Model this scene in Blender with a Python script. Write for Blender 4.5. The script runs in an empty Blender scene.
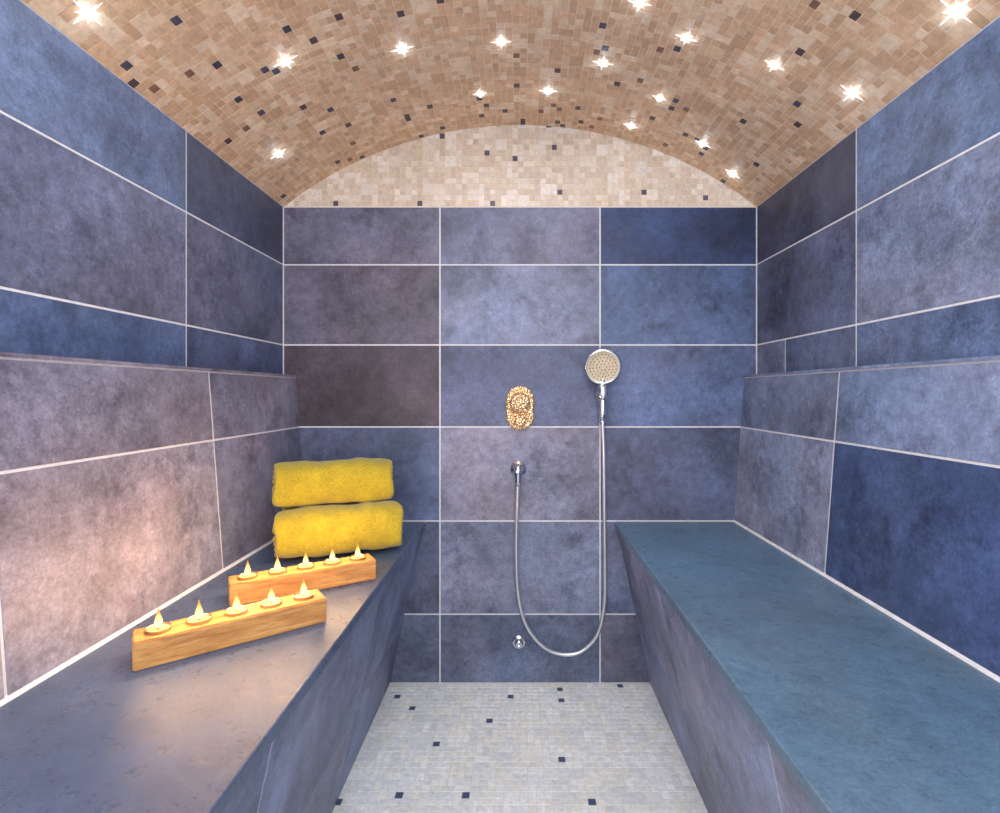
import bpy, math, random
from mathutils import Vector, Matrix
random.seed(11)
S = bpy.context.scene
S.view_settings.view_transform = 'Standard'
S.view_settings.look = 'None'

# ------------------------------------------------------------------ room dimensions (metres)
HW = 0.886          # half width of the room
SPRING = 1.783      # top of wall tiles / springing of the vault
RISE = 0.307
R = (HW*HW+RISE*RISE)/(2*RISE)
ZC = SPRING+RISE-R
YF = -2.55          # entrance end of the room
BENCH = 0.607
LEDGE = 1.153
CAMZ = 1.086
CAMY = -1.92

def lin(c):
    out = []
    for v in c[:3]:
        v = max(0, min(255, v))/255.0
        out.append(v/12.92 if v <= 0.04045 else ((v+0.055)/1.055)**2.4)
    return tuple(out)

# ------------------------------------------------------------------ materials
class NT:
    def __init__(s, name):
        s.m = bpy.data.materials.new(name); s.m.use_nodes = True
        s.t = s.m.node_tree; s.n = s.t.nodes; s.l = s.t.links
        s.b = s.n.get('Principled BSDF')
    def add(s, typ, **k):
        n = s.n.new(typ)
        for a, v in k.items(): setattr(n, a, v)
        return n
    def link(s, a, b): s.l.new(a, b)
    def noise(s, vec, scale, detail=5, rough=.6, dist=0.0):
        n = s.add('ShaderNodeTexNoise')
        n.inputs['Scale'].default_value = scale; n.inputs['Detail'].default_value = detail
        n.inputs['Roughness'].default_value = rough; n.inputs['Distortion'].default_value = dist
        if vec is not None: s.link(vec, n.inputs['Vector'])
        return n.outputs['Fac']
    def rng(s, val, a, b, c, d):
        n = s.add('ShaderNodeMapRange')
        n.inputs['From Min'].default_value = a; n.inputs['From Max'].default_value = b
        n.inputs['To Min'].default_value = c; n.inputs['To Max'].default_value = d
        s.link(val, n.inputs['Value']); return n.outputs['Result']
    def scale(s, col, fac):
        n = s.add('ShaderNodeVectorMath', operation='SCALE')
        s.link(col, n.inputs[0]); s.link(fac, n.inputs['Scale']); return n.outputs[0]
    def mulc(s, col, c):
        n = s.add('ShaderNodeVectorMath', operation='MULTIPLY')
        s.link(col, n.inputs[0]); n.inputs[1].default_value = c; return n.outputs[0]
    def mix(s, fac, a, b):
        n = s.add('ShaderNodeMix', data_type='RGBA')
        s.link(fac, n.inputs[0])
        for v, i in ((a, 6), (b, 7)):
            if isinstance(v, tuple): n.inputs[i].default_value = (*v, 1) if len(v) == 3 else v
            else: s.link(v, n.inputs[i])
        return n.outputs[2]
    def bump(s, h, strength=.3, dist=.002):
        n = s.add('ShaderNodeBump'); n.inputs['Strength'].default_value = strength
        n.inputs['Distance'].default_value = dist
        s.link(h, n.inputs['Height']); s.link(n.outputs[0], s.b.inputs['Normal'])

def slate_material(name, rough=(.38, .62), contrast=1.0, spec=.5):
    m = NT(name)
    at = m.add('ShaderNodeAttribute', attribute_name='Col')
    tc = m.add('ShaderNodeTexCoord')
    cb = m.add('ShaderNodeCombineXYZ')
    for i, k in enumerate((17.0, 31.0, 9.0)):
        mm = m.add('ShaderNodeMath', operation='MULTIPLY'); mm.inputs[1].default_value = k
        m.link(at.outputs['Alpha'], mm.inputs[0]); m.link(mm.outputs[0], cb.inputs[i])
    ad = m.add('ShaderNodeVectorMath', operation='ADD')
    m.link(tc.outputs['Object'], ad.inputs[0]); m.link(cb.outputs[0], ad.inputs[1])
    v = ad.outputs[0]
    n1 = m.noise(v, 3.0, 12, .72, .15)
    n2 = m.noise(v, 34, 10, .8)
    n3 = m.noise(v, 2.0, 4, .5)
    n4 = m.noise(v, 5.0, 14, .80, .1)
    n5 = m.noise(v, 150, 4, .75)
    n6 = m.noise(v, 4.2, 12, .74, .1)
    c = at.outputs['Color']
    warm = m.mulc(c, (1.07, .99, .96)); cool = m.mulc(c, (.92, 1.0, 1.06))
    c = m.mix(m.rng(n3, .38, .62, 0, 1), warm, cool)
    c = m.scale(c, m.rng(n1, .3, .7, 1-.58*contrast, 1+.52*contrast))
    c = m.scale(c, m.rng(n2, .3, .7, 1-.38*contrast, 1+.38*contrast))
    c = m.mix(m.rng(n4, .51, .66, 0, .80*contrast), c, m.mulc(c, (.30, .28, .36)))
    c = m.mix(m.rng(n6, .56, .72, 0, .34*contrast), c, m.mulc(c, (1.8, 1.8, 1.8)))
    c = m.scale(c, m.rng(n5, .3, .7, .78, 1.22))
    m.link(c, m.b.inputs['Base Color'])
    m.link(m.rng(n2, .3, .7, rough[0], rough[1]), m.b.inputs['Roughness'])
    m.b.inputs['Specular IOR Level'].default_value = spec
    m.bump(n2, .4, .003)
    return m.m

def simple(name, col, rough=.5, metal=0, nscale=0, namt=.1, bump=0):
    m = NT(name)
    m.b.inputs['Roughness'].default_value = rough; m.b.inputs['Metallic'].default_value = metal
    rgb = m.add('ShaderNodeRGB'); rgb.outputs[0].default_value = (*lin(col), 1)
    c = rgb.outputs[0]
    tc = m.add('ShaderNodeTexCoord')
    n = m.noise(tc.outputs['Object'], nscale or 30, 5, .6)
    c = m.scale(c, m.rng(n, .3, .7, 1-namt, 1+namt))
    m.link(c, m.b.inputs['Base Color'])
    if bump: m.bump(n, bump, .002)
    return m.m

def mosaic_material(name, rough=.35):
    m = NT(name)
    at = m.add('ShaderNodeAttribute', attribute_name='Col')
    tc = m.add('ShaderNodeTexCoord')
    n = m.noise(tc.outputs['Object'], 70, 6, .65)
    n2 = m.noise(tc.outputs['Object'], 3, 3, .5)
    c = m.scale(at.outputs['Color'], m.rng(n, .3, .7, .82, 1.18))
    c = m.scale(c, m.rng(n2, .3, .7, .93, 1.07))
    m.link(c, m.b.inputs['Base Color'])
    m.link(m.rng(n, .3, .7, rough-.1, rough+.15), m.b.inputs['Roughness'])
    m.bump(n, .25, .002)
    return m.m

def emis(name, col, strength, base=(255, 255, 255)):
    m = NT(name)
    m.b.inputs['Base Color'].default_value = (*lin(base), 1)
    m.b.inputs['Emission Color'].default_value = (*col, 1)
    m.b.inputs['Emission Strength'].default_value = strength
    return m.m

M_TILE = slate_material('slate_wall_tile')
M_BENCH = slate_material('slate_bench_slab', rough=(.20, .44), contrast=.46, spec=.75)
M_GROUT = simple('pale_grout', (220, 218, 224), .8, 0, 60, .1, .2)
M_MOS = mosaic_material('stone_mosaic')
M_MOSF = mosaic_material('stone_mosaic_floor', .45)
M_GROUTC = simple('beige_grout', (236, 212, 190), .85, 0, 60, .1, .2)
M_GROUTF = simple('light_floor_grout', (225, 225, 222), .85, 0, 60, .1, .2)
M_CHROME = simple('chrome', (225, 228, 235), .12, 1, 30, .02)
M_RUB = simple('dark_rubber', (40, 42, 46), .5)

# ------------------------------------------------------------------ mesh builder
class MB:
    def __init__(s): s.v = []; s.f = []; s.mi = []; s.c = []; s.sm = []
    def face(s, pts, mat=0, col=(1, 1, 1, 0), smooth=False):
        b = len(s.v); s.v += [tuple(p) for p in pts]
        s.f.append(tuple(range(b, b+len(pts)))); s.mi.append(mat); s.c.append(col); s.sm.append(smooth)
    def tile(s, o, u, v, n, u0, u1, v0, v1, gap, th, ch, mat, col):
        g = gap/2
        a0, a1, b0, b1 = u0+g, u1-g, v0+g, v1-g
        def ring(d, h): return [o+u*(x)+v*(y)+n*h for x, y in ((a0+d, b0+d), (a1-d, b0+d), (a1-d, b1-d), (a0+d, b1-d))]
        r0, r1, r2 = ring(0, 0), ring(0, th-ch), ring(ch, th)
        for A, B in ((r0, r1), (r1, r2)):
            for i in range(4):
                j = (i+1) % 4; s.face([A[i], A[j], B[j], B[i]], mat, col)
        s.face(r2, mat, col)
    def prism(s, prof, y0, y1, mat=0, col=(1, 1, 1, 0)):
        n = len(prof)
        for i in range(n):
            a, b = prof[i], prof[(i+1) % n]
            s.face([(a[0], y0, a[1]), (b[0], y0, b[1]), (b[0], y1, b[1]), (a[0], y1, a[1])], mat, col)
        s.face([(p[0], y0, p[1]) for p in prof], mat, col)
        s.face([(p[0], y1, p[1]) for p in prof][::-1], mat, col)
    def box(s, x0, x1, y0, y1, z0, z1, mat=0, col=(1, 1, 1, 0)):
        s.prism([(x0, z0), (x1, z0), (x1, z1), (x0, z1)], y0, y1, mat, col)
    def build(s, name, mats, parent=None):
        me = bpy.data.meshes.new(name); me.from_pydata(s.v, [], s.f)
        for m in mats: me.materials.append(m)
        me.polygons.foreach_set('material_index', s.mi)
        me.polygons.foreach_set('use_smooth', s.sm)
        ca = me.color_attributes.new('Col', 'FLOAT_COLOR', 'CORNER')
        buf = []
        for p, c in zip(me.polygons, s.c): buf += list(c)*p.loop_total
        ca.data.foreach_set('color', buf)
        me.update()
        ob = bpy.data.objects.new(name, me); S.collection.objects.link(ob)
        if parent: ob.parent = parent
        return ob

SAT = .74
def desat(c, s=None):
    s = SAT if s is None else s
    g = .3*c[0]+.55*c[1]+.15*c[2]
    return [g+(x-g)*s for x in c]
def tc(c, j=5, k=1.02):
    d = random.uniform(-j, j)
    return (*lin([(x+d)*k for x in desat(c)]), random.random())

GAP, TH, CH = .0056, .0014, .0005
X, Y, Z = Vector((1, 0, 0)), Vector((0, 1, 0)), Vector((0, 0, 1))

# ------------------------------------------------------------------ back wall
zs = [1.783, 1.566, 1.266, .959, .607, .258, 0]
xs = [-.886, -.2996, .2996, .886]
bc = [[(104, 104, 134), (104, 109, 146), (46, 66, 118)],
      [(100, 95, 120), (114, 122, 158), (84, 106, 158)],
      [(82, 70, 86), (86, 92, 130), (86, 101, 148)],
      [(82, 92, 130), (138, 136, 166), (84, 96, 136)],
      [(92, 101, 135), (124, 130, 162), (106, 115, 152)],
      [(92, 105, 135), (95, 105, 138), (102, 106, 136)]]
mb = MB()
mb.box(-HW-.1, HW+.1, 0, .08, 0, SPRING, 1)
for i in range(6):
    for j in range(3):
        mb.tile(Vector((0, 0, 0)), X, Z, -Y, xs[j], xs[j+1], zs[i+1], zs[i], GAP, TH, CH, 0, tc(bc[i][j]))
mb.box(-HW-.1, HW+.1, .002, .08, SPRING, SPRING+RISE+.12, 2)

def mosaic(mb, o, u, v, n, nu, nv, unit, mat, colfn, gap=.0022, th=.0015, keep=None, mapf=None):
    used = [[False]*nv for _ in range(nu)]
    for i in range(nu):
        for j in range(nv):
            if used[i][j]: continue
            r = random.random()
            w, h = (2, 2) if r < .08 else ((2, 1) if r < .20 else ((1, 2) if r < .32 else (1, 1)))
            if i+w > nu or j+h > nv or any(used[a][b] for a in range(i, min(nu, i+w)) for b in range(j, min(nv, j+h))):
                w = h = 1
            for a in range(i, i+w):
                for b in range(j, j+h): used[a][b] = True
            u0, u1, v0, v1 = i*unit, (i+w)*unit, j*unit, (j+h)*unit
            if keep and not keep(u0, u1, v0, v1): continue
            col = colfn(w, h)
            if mapf: mapf(mb, u0, u1, v0, v1, gap, mat, col)
            else: mb.tile(o, u, v, n, u0, u1, v0, v1, gap, th, .0004, mat, col)

def lun_col(w, h):
    if w*h == 1 and random.random() < .034: return (*lin((84, 78, 96)), 0)
    b = random.choice([(218, 202, 186), (226, 213, 199), (210, 193, 176), (232, 221, 211), (214, 195, 176)])
    d = random.uniform(-7, 7); return (*lin([q+d for q in b]), 0)
U = .021
nu = int(2*HW/U)+1
mosaic(mb, Vector((-HW-.004, .002, SPRING+.003)), X, Z, -Y, nu, int(RISE/U)+2, U, 3, lun_col,
       keep=lambda u0, u1, v0, v1: min((abs(u0-HW)), abs(u1-HW))**2+(v0+SPRING-ZC)**2 < (R+.01)**2)
mb.build('wall_back', [M_TILE, M_GROUT, M_GROUTC, M_MOS])

# ------------------------------------------------------------------ side walls (upper parts above the backrest ledge)
def side_wall(sx, name, ys_rows, cols):
    mb = MB()
    mb.box(*(sorted((sx*HW, sx*(HW+.1)))), YF, 0, 0, SPRING, 1)
    o = Vector((sx*HW, 0, 0)); n = Vector((-sx, 0, 0))
    zr = [1.783, 1.566, 1.266, 1.153]
    for i in range(3):
        ys = ys_rows[i]
        for j in range(len(ys)-1):
            mb.tile(o, Y, Z, n, ys[j+1], ys[j], zr[i+1], zr[i], GAP, TH, CH, 0, tc(cols[i][min(j, len(cols[i])-1)]))
    mb.build(name, [M_TILE, M_GROUT])
side_wall(-1, 'wall_left', [[-.006, -.56, -1.16, -1.76, YF]]*3,
          [[(72, 81, 114), (88, 110, 154), (110, 125, 170)], [(94, 100, 134), (100, 108, 144), (110, 115, 155)], [(74, 88, 130), (74, 95, 142)]])
side_wall(1, 'wall_right', [[-.006, -.57, -1.17, -1.77, YF]]*2+[[-.006, -.209, -.57, -1.17, -1.77, YF]],
          [[(66, 69, 98), (88, 112, 156), (110, 130, 175)], [(94, 106, 144), (108, 124, 162)], [(106, 115, 150), (92, 108, 148), (92, 112, 156)]])

# ------------------------------------------------------------------ benches with backrest
def bench(sx, name, top_col, br_cols, fr_cols, ysb):
    mb = MB()
    xt, xb, xw = .839, .800, HW-.002
    yb = -.0018
    # backrest core
    mb.prism([(sx*xb, BENCH), (sx*xt, LEDGE-.008), (sx*xw, LEDGE-.008), (sx*xw, BENCH)], YF, yb, 1)
    o = Vector((sx*xb, 0, BENCH)); d = Vector((sx*(xt-xb), 0, LEDGE-.010-BENCH)); L = d.length; v = d/L
    n = Vector((-sx*v.z, 0, abs(v.x)))
    vm = (.959-BENCH)/(LEDGE-.010-BENCH)*L
    for i, (v0, v1) in enumerate(((vm, L), (.001, vm))):
        for j in range(len(ysb)-1):
            mb.tile(o, Y, v, n, ysb[j+1], ysb[j], v0, v1, GAP, TH, CH, 0, tc(br_cols[i][min(j, len(br_cols[i])-1)]))
    # ledge cap stone
    mb.box(*sorted((sx*(xt-.005), sx*xw)), YF, yb, LEDGE-.008, LEDGE-.001, 0, tc(br_cols[0][0]))
    # body
    ft, fb = .364, .487
    mb.prism([(sx*ft, BENCH-.02), (sx*xw, BENCH-.02), (sx*xw, .0016), (sx*fb, .0016)], YF, yb, 1)
    o = Vector((sx*fb, 0, 0.0016)); d = Vector((sx*(ft-fb), 0, BENCH-.0216)); L = d.length; v = d/L
    n = Vector((-sx*v.z, 0, -abs(v.x)))
    vm = .258/BENCH*L
    ysf = [yb, -.56, -1.16, -1.76, YF]
    for i, (v0, v1) in enumerate(((0, vm), (vm, L))):
        for j in range(4):
            mb.tile(o, Y, v, n, ysf[j+1], ysf[j], v0, v1, .0062, TH, CH, 0, tc(fr_cols[i]))
    # seat slab with eased front edge
    e = .003
    xf = .354
    prof = [(xf, BENCH-.02), (xf, BENCH-e), (xf+e*.3, BENCH-e*.3), (xf+e, BENCH), (xb-.002, BENCH), (xb-.002, BENCH-.02)]
    mb.prism([(sx*a, b) for a, b in prof], YF, -.008, 2, (*lin(top_col), .5+.2*sx))
    # sealant joints
    mb.prism([(sx*(xb-.007), BENCH), (sx*(xb+.002), BENCH+.009), (sx*(xb+.002), BENCH)], YF, yb, 1)
    mb.prism([(sx*xf, BENCH+.001), (sx*xb, BENCH+.001), (sx*xb, BENCH-.006), (sx*xf, BENCH-.006)], -.0105, yb, 1)
    return mb.build(name, [M_TILE, M_GROUT, M_BENCH])
bench(-1, 'tiled_bench', (78, 95, 124),
      [[(122, 119, 146), (122, 120, 146), (140, 130, 150)], [(120, 116, 144), (138, 132, 154), (150, 142, 160)]],
      [(120, 134, 172), (116, 132, 172)], [-.0018, -.54, -1.122, -1.72, YF])
bench(1, 'tiled_bench', (90, 118, 142),
      [[(116, 130, 166), (114, 130, 170)], [(126, 138, 172), (66, 88, 140), (70, 90, 150)]],
      [(136, 144, 180), (130, 141, 180)], [-.0018, -.575, -1.175, -1.775, YF])

# ------------------------------------------------------------------ floor
mb = MB()
mb.box(-HW-.1, HW+.1, YF, .08, -.08, -.0004, 1)
def fl_col(w, h):
    if w*h == 1 and random.random() < .024: return (*lin((74, 88, 120)), 0)
    b = random.choice([(234, 237, 236), (243, 245, 245), (227, 231, 234), (238, 238, 232), (232, 235, 238)])
    d = random.uniform(-6, 6); return (*lin([q+d for q in b]), 0)
UF = .0225
mosaic(mb, Vector((-.495, YF, -.0004)), X, Y, Z, int(.99/UF), int(-YF/UF), UF, 0, fl_col, gap=.0024, th=.0016)
mb.build('floor', [M_MOSF, M_GROUTF])

# ------------------------------------------------------------------ vaulted ceiling
mb = MB()
A = math.asin(HW/R)
NS = 64
def vp(a, y, r): return (r*math.sin(a), y, ZC+r*math.cos(a))
for i in range(NS):
    a0 = -A*1.0+2*A*i/NS; a1 = -A+2*A*(i+1)/NS
    mb.face([vp(a0, YF, R), vp(a1, YF, R), vp(a1, 0.0018, R), vp(a0, 0.0018, R)], 1, smooth=True)
    mb.face([vp(a0, YF, R+.08), vp(a0, .08, R+.08), vp(a1, .08, R+.08), vp(a1, YF, R+.08)], 1)
    mb.face([vp(a0, YF, R), vp(a0, YF, R+.08), vp(a1, YF, R+.08), vp(a1, YF, R)], 1)
def ce_col(w, h):
    if w*h == 1 and random.random() < .05: return (*lin(random.choice([(72, 66, 76), (84, 78, 90), (90, 72, 70), (138, 102, 82)])), 0)
    b = random.choice([(224, 189, 154), (230, 198, 166), (214, 176, 140), (236, 208, 178), (222, 182, 146), (208, 170, 136)])
    d = random.uniform(-6, 6); return (*lin([q+d for q in b]), 0)
def vmap(mb, u0, u1, v0, v1, gap, mat, col):
    g = gap/2; r = R-.0015
    a0, a1 = -A+(u0+g)/R, -A+(u1-g)/R
    y0, y1 = YF+v0+g, YF+v1-g
    mb.face([vp(a0, y0, r), vp(a1, y0, r), vp(a1, y1, r), vp(a0, y1, r)], mat, col)
    for (p, q) in (((a0, y0), (a1, y0)), ((a1, y0), (a1, y1)), ((a1, y1), (a0, y1)), ((a0, y1), (a0, y0))):
        mb.face([vp(*p, r), vp(*q, r), vp(*q, R), vp(*p, R)], mat, col)
UC = 2*A*R/90
mosaic(mb, None, None, None, None, 90, int(-YF/UC), UC, 0, ce_col, mapf=vmap, gap=.0026)
mb.build('ceiling', [M_MOS, M_GROUTC])

# ------------------------------------------------------------------ helpers for objects
def mesh_obj(name, verts, faces, mats, parent=None, smooth=True, loc=(0, 0, 0)):
    me = bpy.data.meshes.new(name); me.from_pydata([tuple(v) for v in verts], [], faces)
    for m in mats: me.materials.append(m)
    if smooth: me.polygons.foreach_set('use_smooth', [True]*len(me.polygons))
    me.update(); ob = bpy.data.objects.new(name, me); ob.location = loc
    S.collection.objects.link(ob)
    if parent: ob.parent = parent
    return ob
def lathe(name, prof, mats, parent=None, axis=Z, loc=(0, 0, 0), seg=32, mi=None, sc=(1, 1)):
    """prof: list (r, h) along axis"""
    axis = Vector(axis).normalized()
    q = Vector((0, 0, 1)).rotation_difference(axis)
    vs, fs = [], []
    for r, h in prof:
        for k in range(seg):
            t = 2*math.pi*k/seg
            vs.append(q @ Vector((r*math.cos(t)*sc[0], r*math.sin(t)*sc[1], h)))
    for i in range(len(prof)-1):
        for k in range(seg):
            k2 = (k+1) % seg
            fs.append((i*seg+k, i*seg+k2, (i+1)*seg+k2, (i+1)*seg+k))
    ob = mesh_obj(name, vs, fs, mats, parent, True, loc)
    if mi:
        for i in range(len(prof)-1):
            for k in range(seg): ob.data.polygons[i*seg+k].material_index = mi[i]
    return ob
def tube(name, pts, radf, mats, parent=None, seg=12):
    vs, fs = [], []
    n = len(pts); up = Vector((0, 1, 0))
    for i, p in enumerate(pts):
        t = (pts[min(i+1, n-1)]-pts[max(i-1, 0)]).normalized()
        a = t.cross(up)
        if a.length < 1e-3: a = t.cross(X)
        a.normalize(); b = t.cross(a)
        r = radf(i)
        for k in range(seg):
            w = 2*math.pi*k/seg; vs.append(p+a*(r*math.cos(w))+b*(r*math.sin(w)))
    for i in range(n-1):
        for k in range(seg):
            k2 = (k+1) % seg; fs.append((i*seg+k, i*seg+k2, (i+1)*seg+k2, (i+1)*seg+k))
    fs.append(tuple(range(seg))); fs.append(tuple(range((n-1)*seg, n*seg))[::-1])
    return mesh_obj(name, vs, fs, mats, parent)
def catmull(P, step):
    out = []
    P = [P[0]*2-P[1]]+P+[P[-1]*2-P[-2]]
    for i in range(1, len(P)-2):
        p0, p1, p2, p3 = P[i-1:i+3]
        m = max(2, int((p2-p1).length/step))
        for k in range(m):
            t = k/m
            out.append(.5*((2*p1)+(p2-p0)*t+(2*p0-5*p1+4*p2-p3)*t*t+(3*p1-p0-3*p2+p3)*t**3))
    out.append(P[-2]); return out
def empty(name, loc=(0, 0, 0)):
    e = bpy.data.objects.new(name, None); e.location = loc; e.empty_display_size = .05
    S.collection.objects.link(e); return e
def light(name, loc, power, col, rad, parent=None):
    l = bpy.data.lights.new(name, 'POINT'); l.energy = power; l.color = col; l.shadow_soft_size = rad
    o = bpy.data.objects.new(name, l); o.location = loc; S.collection.objects.link(o)
    if parent: o.parent = parent
    return o

# ------------------------------------------------------------------ ceiling star lights
M_STAR = emis('star_light_glass', (.86, .93, 1.0), 30)
M_BURST = NT('starburst_glow'); M_BURST.b.inputs['Roughness'].default_value = .08
M_BURST.b.inputs['Base Color'].default_value = (.9, .93, 1, 1)
M_BURST.b.inputs['Emission Color'].default_value = (.80, .90, 1, 1); M_BURST.b.inputs['Emission Strength'].default_value = 1.5  # emission draws the starburst rays round each lens
M_BURST = M_BURST.m
dirs = [(-433, 381, 1.0), (-235, 333, 1.1), (-118, 345, 1.0), (-19, 352, .8), (83, 331, .95), (167, 356, .8), (255, 329, .7), (333, 301, 1.1),
        (437, 383, 1.2), (28, 303, .9), (111, 268, .7), (183, 250, .9), (213, 220, .9), (-242, 240, .9), (140, 296, .4), (-40, 300, .4), (120, 391, .8),
        (-330, 500, 1), (-60, 520, 1), (200, 560, 1), (380, 620, 1)]
sl = empty('ceiling_star_lights')
k = 0
for dx, dz, s in dirs:
    a, b = dx/513, dz/513
    qa, qb, qc = a*a+b*b, 2*(CAMZ-ZC)*b, (CAMZ-ZC)**2-R*R
    t = (-qb+math.sqrt(qb*qb-4*qa*qc))/(2*qa)
    p = Vector((a*t, CAMY+t, CAMZ+b*t))
    n = Vector((-p.x, 0, ZC-p.z)).normalized()
    k += 1
    # glowing star shape added to imitate starburst rays + glowing lens
    q = Vector((0, 0, 1)).rotation_difference(n)
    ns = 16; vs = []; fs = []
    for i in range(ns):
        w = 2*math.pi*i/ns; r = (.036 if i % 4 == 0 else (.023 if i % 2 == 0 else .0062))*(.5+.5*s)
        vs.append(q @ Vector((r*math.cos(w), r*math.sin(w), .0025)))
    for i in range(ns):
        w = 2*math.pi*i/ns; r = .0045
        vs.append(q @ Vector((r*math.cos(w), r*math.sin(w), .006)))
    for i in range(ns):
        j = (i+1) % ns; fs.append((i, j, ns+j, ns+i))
    mesh_obj('starburst_glint_%d' % k, vs, fs, [M_BURST], sl, False, p)
    lathe('lens_%d' % k, [(.005, .004), (.0062, .007), (.005, .010), (.0025, .012), (.0001, .0125)], [M_STAR], sl, n, p, 16)
    if k not in (15, 16): light('star_lamp_%d' % k, p+n*.035, .020*s, (.50, .74, 1), .006, sl)

# ------------------------------------------------------------------ shower mixer
def rounded_plate(name, w, h, d, rad, mats, parent, loc, bev=.006):
    vs, fs = [], []
    ring = []
    for cx, cz, a0 in ((w/2-rad, h/2-rad, 0), (-w/2+rad, h/2-rad, 90), (-w/2+rad, -h/2+rad, 180), (w/2-rad, -h/2+rad, 270)):
        for k in range(9):
            t = math.radians(a0+90*k/8); ring.append((cx, cz, math.cos(t), math.sin(t)))
    lv = [(0, 0), (0, d-bev), (bev*.3, d-bev*.3), (bev, d), (bev*2.2, d+.0005)]
    N = len(ring)
    for ins, dep in lv:
        for cx, cz, c, s_ in ring: vs.append((cx+(rad-ins)*c, -dep, cz+(rad-ins)*s_))
    for i in range(len(lv)-1):
        for k in range(N):
            k2 = (k+1) % N; fs.append((i*N+k, i*N+k2, (i+1)*N+k2, (i+1)*N+k))
    fs.append(tuple(range((len(lv)-1)*N, len(lv)*N)))
    return mesh_obj(name, vs, fs, mats, parent, True, loc)
mm = NT('warm_reflection_chrome'); mm.b.inputs['Metallic'].default_value = .75; mm.b.inputs['Roughness'].default_value = .22
mm.b.inputs['Base Color'].default_value = (*lin((244, 204, 158)), 1)  # chrome with the mosaic's warm reflection put into colour and bump
tcx = mm.add('ShaderNodeTexCoord'); vo = mm.add('ShaderNodeTexVoronoi'); vo.inputs['Scale'].default_value = 130
mm.link(tcx.outputs['Object'], vo.inputs['Vector']); mm.bump(vo.outputs['Distance'], .8, .005)
M_WARM = mm.m
mx = empty('shower_mixer_valve', (0, -TH, 1.030))
rounded_plate('escutcheon', .104, .164, .014, .0505, [M_WARM], mx, (0, 0, 0))
lathe('thermostat_knob', [(.038, .010), (.038, .032), (.034, .040), (.022, .044), (.0001, .045)], [M_WARM], mx, -Y, (0, 0, .020), 40)
lathe('diverter_knob', [(.022, .010), (.022, .026), (.019, .031), (.0001, .033)], [M_WARM], mx, -Y, (0, 0, -.047), 32)
tube('lever', catmull([Vector((0.0, -.040, .020)), Vector((.010, -.047, .008)), Vector((.018, -.048, -.006)), Vector((.022, -.048, -.012))], .003), lambda i: .006, [M_WARM], mx)

# ------------------------------------------------------------------ hand shower set
hs = empty('hand_shower', (0, 0, 0))
hx = .302
lathe('wall_bracket_rose', [(.021, 0), (.021, .005), (.017, .009), (.010, .010), (.010, .028)], [M_CHROME], hs, -Y, (hx, -TH, 1.085), 32)
lathe('bracket_socket', [(.0001, -.026), (.019, -.026), (.023, -.020), (.0245, .016), (.023, .027), (.014, .028)], [M_CHROME], hs, (0, .12, 1), (hx, -.048, 1.085), 32)
tube('handle', catmull([Vector((hx, -.042, 1.000)), Vector((hx, -.044, 1.06)), Vector((hx, -.046, 1.11)), Vector((hx, -.052, 1.14)), Vector((hx, -.046, 1.17))], .004),
     lambda i: .0140+.0035*min(1, i/40), [M_CHROME], hs, 20)
hn = Vector((-.1, -1, -.30)).normalized()
M_SPRAY = simple('spray_face', (212, 194, 166), .35, 0, 60, .1)
lathe('shower_head', [(.012, -.026), (.03, -.020), (.055, -.010), (.066, 0), (.067, .008), (.064, .012), (.058, .013), (.056, .011), (.03, .0125), (.0001, .013)],
      [M_CHROME, M_SPRAY], hs, hn, (hx-.003, -.070, 1.182), 48, mi=[0]*6+[1]*3)
vs, fs = [], []
q = Vector((0, 0, 1)).rotation_difference(hn)
for rr, cnt in ((.012, 6), (.024, 12), (.036, 18), (.047, 24)):
    for i in range(cnt):
        w = 2*math.pi*i/cnt; c = Vector((rr*math.cos(w), rr*math.sin(w), .0125)); b = len(vs)
        for h, r in ((0, .0022), (.003, .0016)):
            for j in range(6):
                vs.append(q @ (c+Vector((r*math.cos(j*1.0472), r*math.sin(j*1.0472), h))))
        for j in range(6):
            fs.append((b+j, b+(j+1) % 6, b+6+(j+1) % 6, b+6+j))
        fs.append(tuple(b+6+j for j in range(6)))
mesh_obj('spray_nozzles', vs, fs, [M_RUB], hs, False, (hx-.003, -.070, 1.182))
# hose
hp = [(.302, -.042, 1.000), (.303, -.040, .97), (.308, -.034, .86), (.311, -.028, .66), (.314, -.026, .45), (.312, -.026, .31), (.290, -.026, .205), (.245, -.026, .145), (.19, -.026, .120), (.12, -.026, .130),
      (.06, -.026, .175), (.015, -.028, .25), (-.008, -.034, .36), (-.014, -.042, .52), (-.010, -.048, .68), (-.008, -.05, .755)]
pts = catmull([Vector(p) for p in hp], .0036)
M_HOSE = simple('ribbed_steel', (225, 226, 230), .34, .85, 30, .02)
tube('metal_hose', pts, lambda i: .0078 if i % 2 else .0064, [M_HOSE], hs, 12)
tube('hose_nut', [Vector((.302, -.042, 1.008)), Vector((.302, -.042, .985)), Vector((.3025, -.042, .972))], lambda i: [.0145, .0135, .008][i], [M_CHROME], hs, 16)
lathe('outlet_rose', [(.031, 0), (.031, .005), (.026, .011), (.014, .013), (.0135, .045), (.0001, .05)], [M_CHROME], hs, -Y, (-.006, -TH, .803), 36)
lathe('outlet_elbow', [(.0001, .020), (.011, .019), (.0165, .009), (.0165, -.018), (.0145, -.022), (.0145, -.040), (.0095, -.056), (.0001, -.056)], [M_CHROME], hs, Z, (-.007, -.050, .803), 28)

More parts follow.
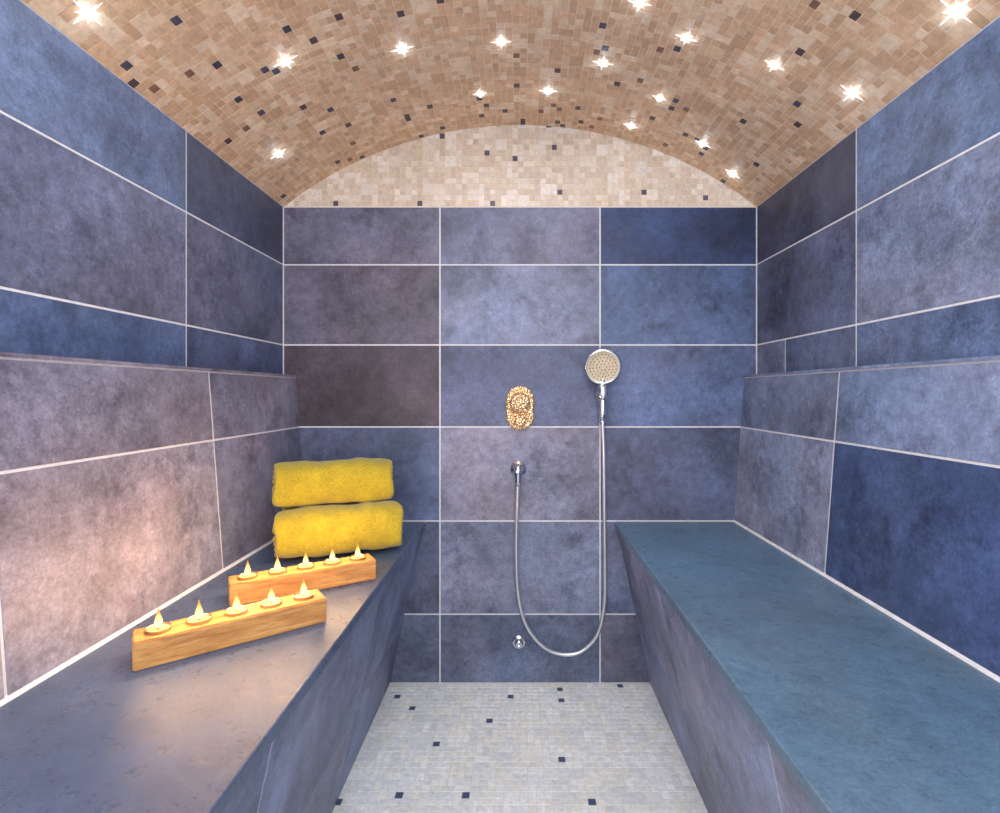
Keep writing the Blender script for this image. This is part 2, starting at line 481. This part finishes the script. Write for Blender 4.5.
so = empty('steam_outlet', (-.004, -TH, .155))
lathe('flange', [(.026, 0), (.026, .003), (.022, .007), (.016, .008)], [M_CHROME], so, -Y, (0, 0, 0), 32)
lathe('nozzle_dome', [(.016, .006), (.0165, .014), (.012, .022), (.006, .025), (.005, .021), (.0001, .02)], [M_CHROME], so, -Y, (0, 0, 0), 32)

# ------------------------------------------------------------------ candle holders
mw = NT('pine_wood')
t = mw.add('ShaderNodeTexCoord'); mp = mw.add('ShaderNodeMapping'); mp.inputs['Scale'].default_value = (1.0, 9, 9)
mw.link(t.outputs['Object'], mp.inputs[0])
wn = mw.noise(mp.outputs[0], 9, 8, .6, 1.2)
wn2 = mw.noise(mp.outputs[0], 60, 5, .6)
c = mw.mix(mw.rng(wn, .35, .65, 0, 1), lin((172, 112, 58)), lin((212, 158, 92)))
c = mw.scale(c, mw.rng(wn2, .3, .7, .8, 1.15))
mw.link(c, mw.b.inputs['Base Color']); mw.b.inputs['Roughness'].default_value = .55; mw.bump(wn2, .3, .001)
M_WOOD = mw.m
M_WAX = NT('candle_wax'); M_WAX.b.inputs['Base Color'].default_value = (.62, .42, .20, 1); M_WAX.b.inputs['Roughness'].default_value = .4
M_WAX.b.inputs['Emission Color'].default_value = (1, .50, .14, 1); M_WAX.b.inputs['Emission Strength'].default_value = .15; M_WAX = M_WAX.m  # faint emission stands in for flame light glowing in the wax
# flame: bright yellow heart fading to orange at the tip (object-space height)
mf = NT('candle_flame'); mf.b.inputs['Base Color'].default_value = (0, 0, 0, 1); mf.b.inputs['Specular IOR Level'].default_value = 0
tcf = mf.add('ShaderNodeTexCoord'); sep = mf.add('ShaderNodeSeparateXYZ'); mf.link(tcf.outputs['Generated'], sep.inputs[0])
mf.link(mf.mix(mf.rng(sep.outputs[2], .30, .85, 0, 1), (2.6, 1.7, .75), (1.6, .50, .05)), mf.b.inputs['Emission Color'])
mf.b.inputs['Emission Strength'].default_value = 1.0
M_FL = mf.m
M_WICK = simple('wick', (30, 24, 20), .9)
M_ALU = simple('tealight_cup', (215, 190, 160), .35, 1)
def candle_block(p0, p1, width=.064, h=.050):
    """p0->p1 is the bottom front edge on the bench"""
    p0, p1 = Vector((*p0, BENCH+.0005)), Vector((*p1, BENCH+.0005))
    d = (p1-p0); L = d.length; d.normalize(); w = Vector((-d.y, d.x, 0))
    e = empty('tealight_candle_holder', p0+d*(L/2)+w*(width/2))
    e.rotation_euler[2] = math.atan2(d.y, d.x)
    import bmesh
    bm = bmesh.new(); bmesh.ops.create_cube(bm, size=1)
    bmesh.ops.scale(bm, vec=(L, width, h), verts=bm.verts); bmesh.ops.translate(bm, vec=(0, 0, h/2), verts=bm.verts)
    bmesh.ops.bevel(bm, geom=bm.edges[:], offset=.0022, segments=2, affect='EDGES')
    me = bpy.data.meshes.new('wood_block'); bm.to_mesh(me); bm.free(); me.materials.append(M_WOOD)
    ob = bpy.data.objects.new('wood_block', me); S.collection.objects.link(ob); ob.parent = e
    for k in range(5):
        x = -L/2+L*(k+.5)/5*.96+L*.02
        lathe('tealight_cup_%d' % k, [(.0195, -.004), (.0195, .005), (.0205, .006), (.0203, .0066), (.0188, .0060), (.0188, .001)], [M_ALU], e, Z, (x, 0, h), 28)
        lathe('wax_%d' % k, [(.0188, .0025), (.017, .0032), (.006, .0026), (.0001, .0028)], [M_WAX], e, Z, (x, 0, h), 24)
        lathe('wick_%d' % k, [(.001, .002), (.0008, .011), (.0001, .0115)], [M_WICK], e, Z, (x, 0, h), 8)
        lathe('flame_%d' % k, [(.0001, .005), (.0030, .006), (.0052, .0085), (.0064, .0125), (.0064, .0165), (.0052, .0215), (.0036, .0265), (.0020, .032), (.0009, .037), (.0001, .041)], [M_FL], e, Z, (x, 0, h), 20)
        light('flame_light_%d' % k, (x, 0, h+.060), .50, (1, .60, .30), .012, e)
    return e
candle_block((-.663, CAMY+.877), (-.4046, CAMY+1.073))
candle_block((-.648, CAMY+1.144), (-.370, CAMY+1.318))

# ------------------------------------------------------------------ rolled towels
mt = NT('yellow_terry')
t = mt.add('ShaderNodeTexCoord')
n1 = mt.noise(t.outputs['Object'], 260, 3, .7); n2 = mt.noise(t.outputs['Object'], 25, 5, .6)
c = mt.mix(mt.rng(n1, .3, .7, 0, 1), lin((146, 126, 18)), lin((192, 172, 44)))
c = mt.scale(c, mt.rng(n2, .3, .7, .84, 1.10))
mt.link(c, mt.b.inputs['Base Color']); mt.b.inputs['Roughness'].default_value = .95
mt.b.inputs['Sheen Weight'].default_value = .3
mt.bump(n1, .6, .003)
M_TOWEL = mt.m
def towel(center, ang, L, rad, squash=1.0, start=-2.2, seed=1):
    rnd = random.Random(seed)
    turns = 3.6; th = .0180
    pitch = (rad-th*.5-.006)/turns
    nseg = 120; nl = 26
    vs, fs = [], []
    tw = math.tau*turns
    ph = rnd.uniform(0, 6)
    def se(x, e=.78): return math.copysign(abs(x)**e, x)
    for i in range(nseg+1):
        f = i/nseg; w = start - tw*(1-f)
        r = .006+pitch*turns*f
        for j in range(nl+1):
            s = j/nl*2-1
            ext = L/2*(1-.03*f)+.004*math.sin(3*w+ph)
            rr = r*(1-.10*abs(s)**6)+.0026*math.sin(5*s+2*w+ph)*f+.0014*math.sin(13*s-3*w)*f
            vs.append((s*ext, rr*se(math.cos(w)), rr*se(math.sin(w))*squash))
    for i in range(nseg):
        for j in range(nl):
            a = i*(nl+1)+j; fs.append((a, a+1, a+nl+2, a+nl+1))
    ob = mesh_obj('rolled_towel', vs, fs, [M_TOWEL], None, True, center)
    ob.rotation_euler[2] = ang
    so_ = ob.modifiers.new('thick', 'SOLIDIFY'); so_.thickness = th*.93; so_.offset = 0
    sb = ob.modifiers.new('sub', 'SUBSURF'); sb.levels = 1; sb.render_levels = 1
    tx = bpy.data.textures.new('terry_clouds', 'CLOUDS'); tx.noise_scale = .04
    dm = ob.modifiers.new('wrinkle', 'DISPLACE'); dm.texture = tx; dm.strength = .006; dm.mid_level = .5
    return ob
ang = math.radians(22)
ax = Vector((math.cos(ang), math.sin(ang), 0)); pr = Vector((-ax.y, ax.x, 0))
rt = .0765
c1 = Vector((-.533, -.397, BENCH+rt+.003))
towel(c1, ang, .358, rt, .97, -2.0, 1)
c2 = c1+pr*.160-ax*.008
towel(c2, ang, .315, rt*.98, 1.0, 1.0, 5)
towel(c1+pr*.072-ax*.012+Z*.127, ang-.03, .345, rt, .95, -2.1, 9)

# ------------------------------------------------------------------ lights
def area(name, loc, rot, size, power, col, sy=None):
    l = bpy.data.lights.new(name, 'AREA'); l.energy = power; l.color = col; l.size = size
    if sy: l.shape = 'RECTANGLE'; l.size_y = sy
    o = bpy.data.objects.new(name, l); o.location = loc; o.rotation_euler = rot; S.collection.objects.link(o); return o
area('entrance_fill', (0, -2.5, 1.25), (math.radians(90), 0, 0), 1.3, 23, (.96, .98, 1), 1.3)  # soft fill added behind the camera to light the room
area('vault_fill', (0, -1.35, 2.04), (math.radians(0), 0, 0), .5, 16, (.96, .98, 1), 1.4)  # unseen overhead fill light, added to brighten the room

w = bpy.data.worlds.new('World'); S.world = w; w.use_nodes = True
w.node_tree.nodes['Background'].inputs[0].default_value = (.90, .94, 1, 1)
w.node_tree.nodes['Background'].inputs[1].default_value = 1.15

# ------------------------------------------------------------------ camera
cd = bpy.data.cameras.new('camera'); cam = bpy.data.objects.new('camera', cd); S.collection.objects.link(cam)
cam.location = (0, CAMY, CAMZ); cam.rotation_euler = (math.radians(90), 0, 0)
cd.sensor_width = 36; cd.lens = 36*.5127
cd.shift_x = -.020; cd.shift_y = -.0135
cd.clip_start = .01
S.camera = cam
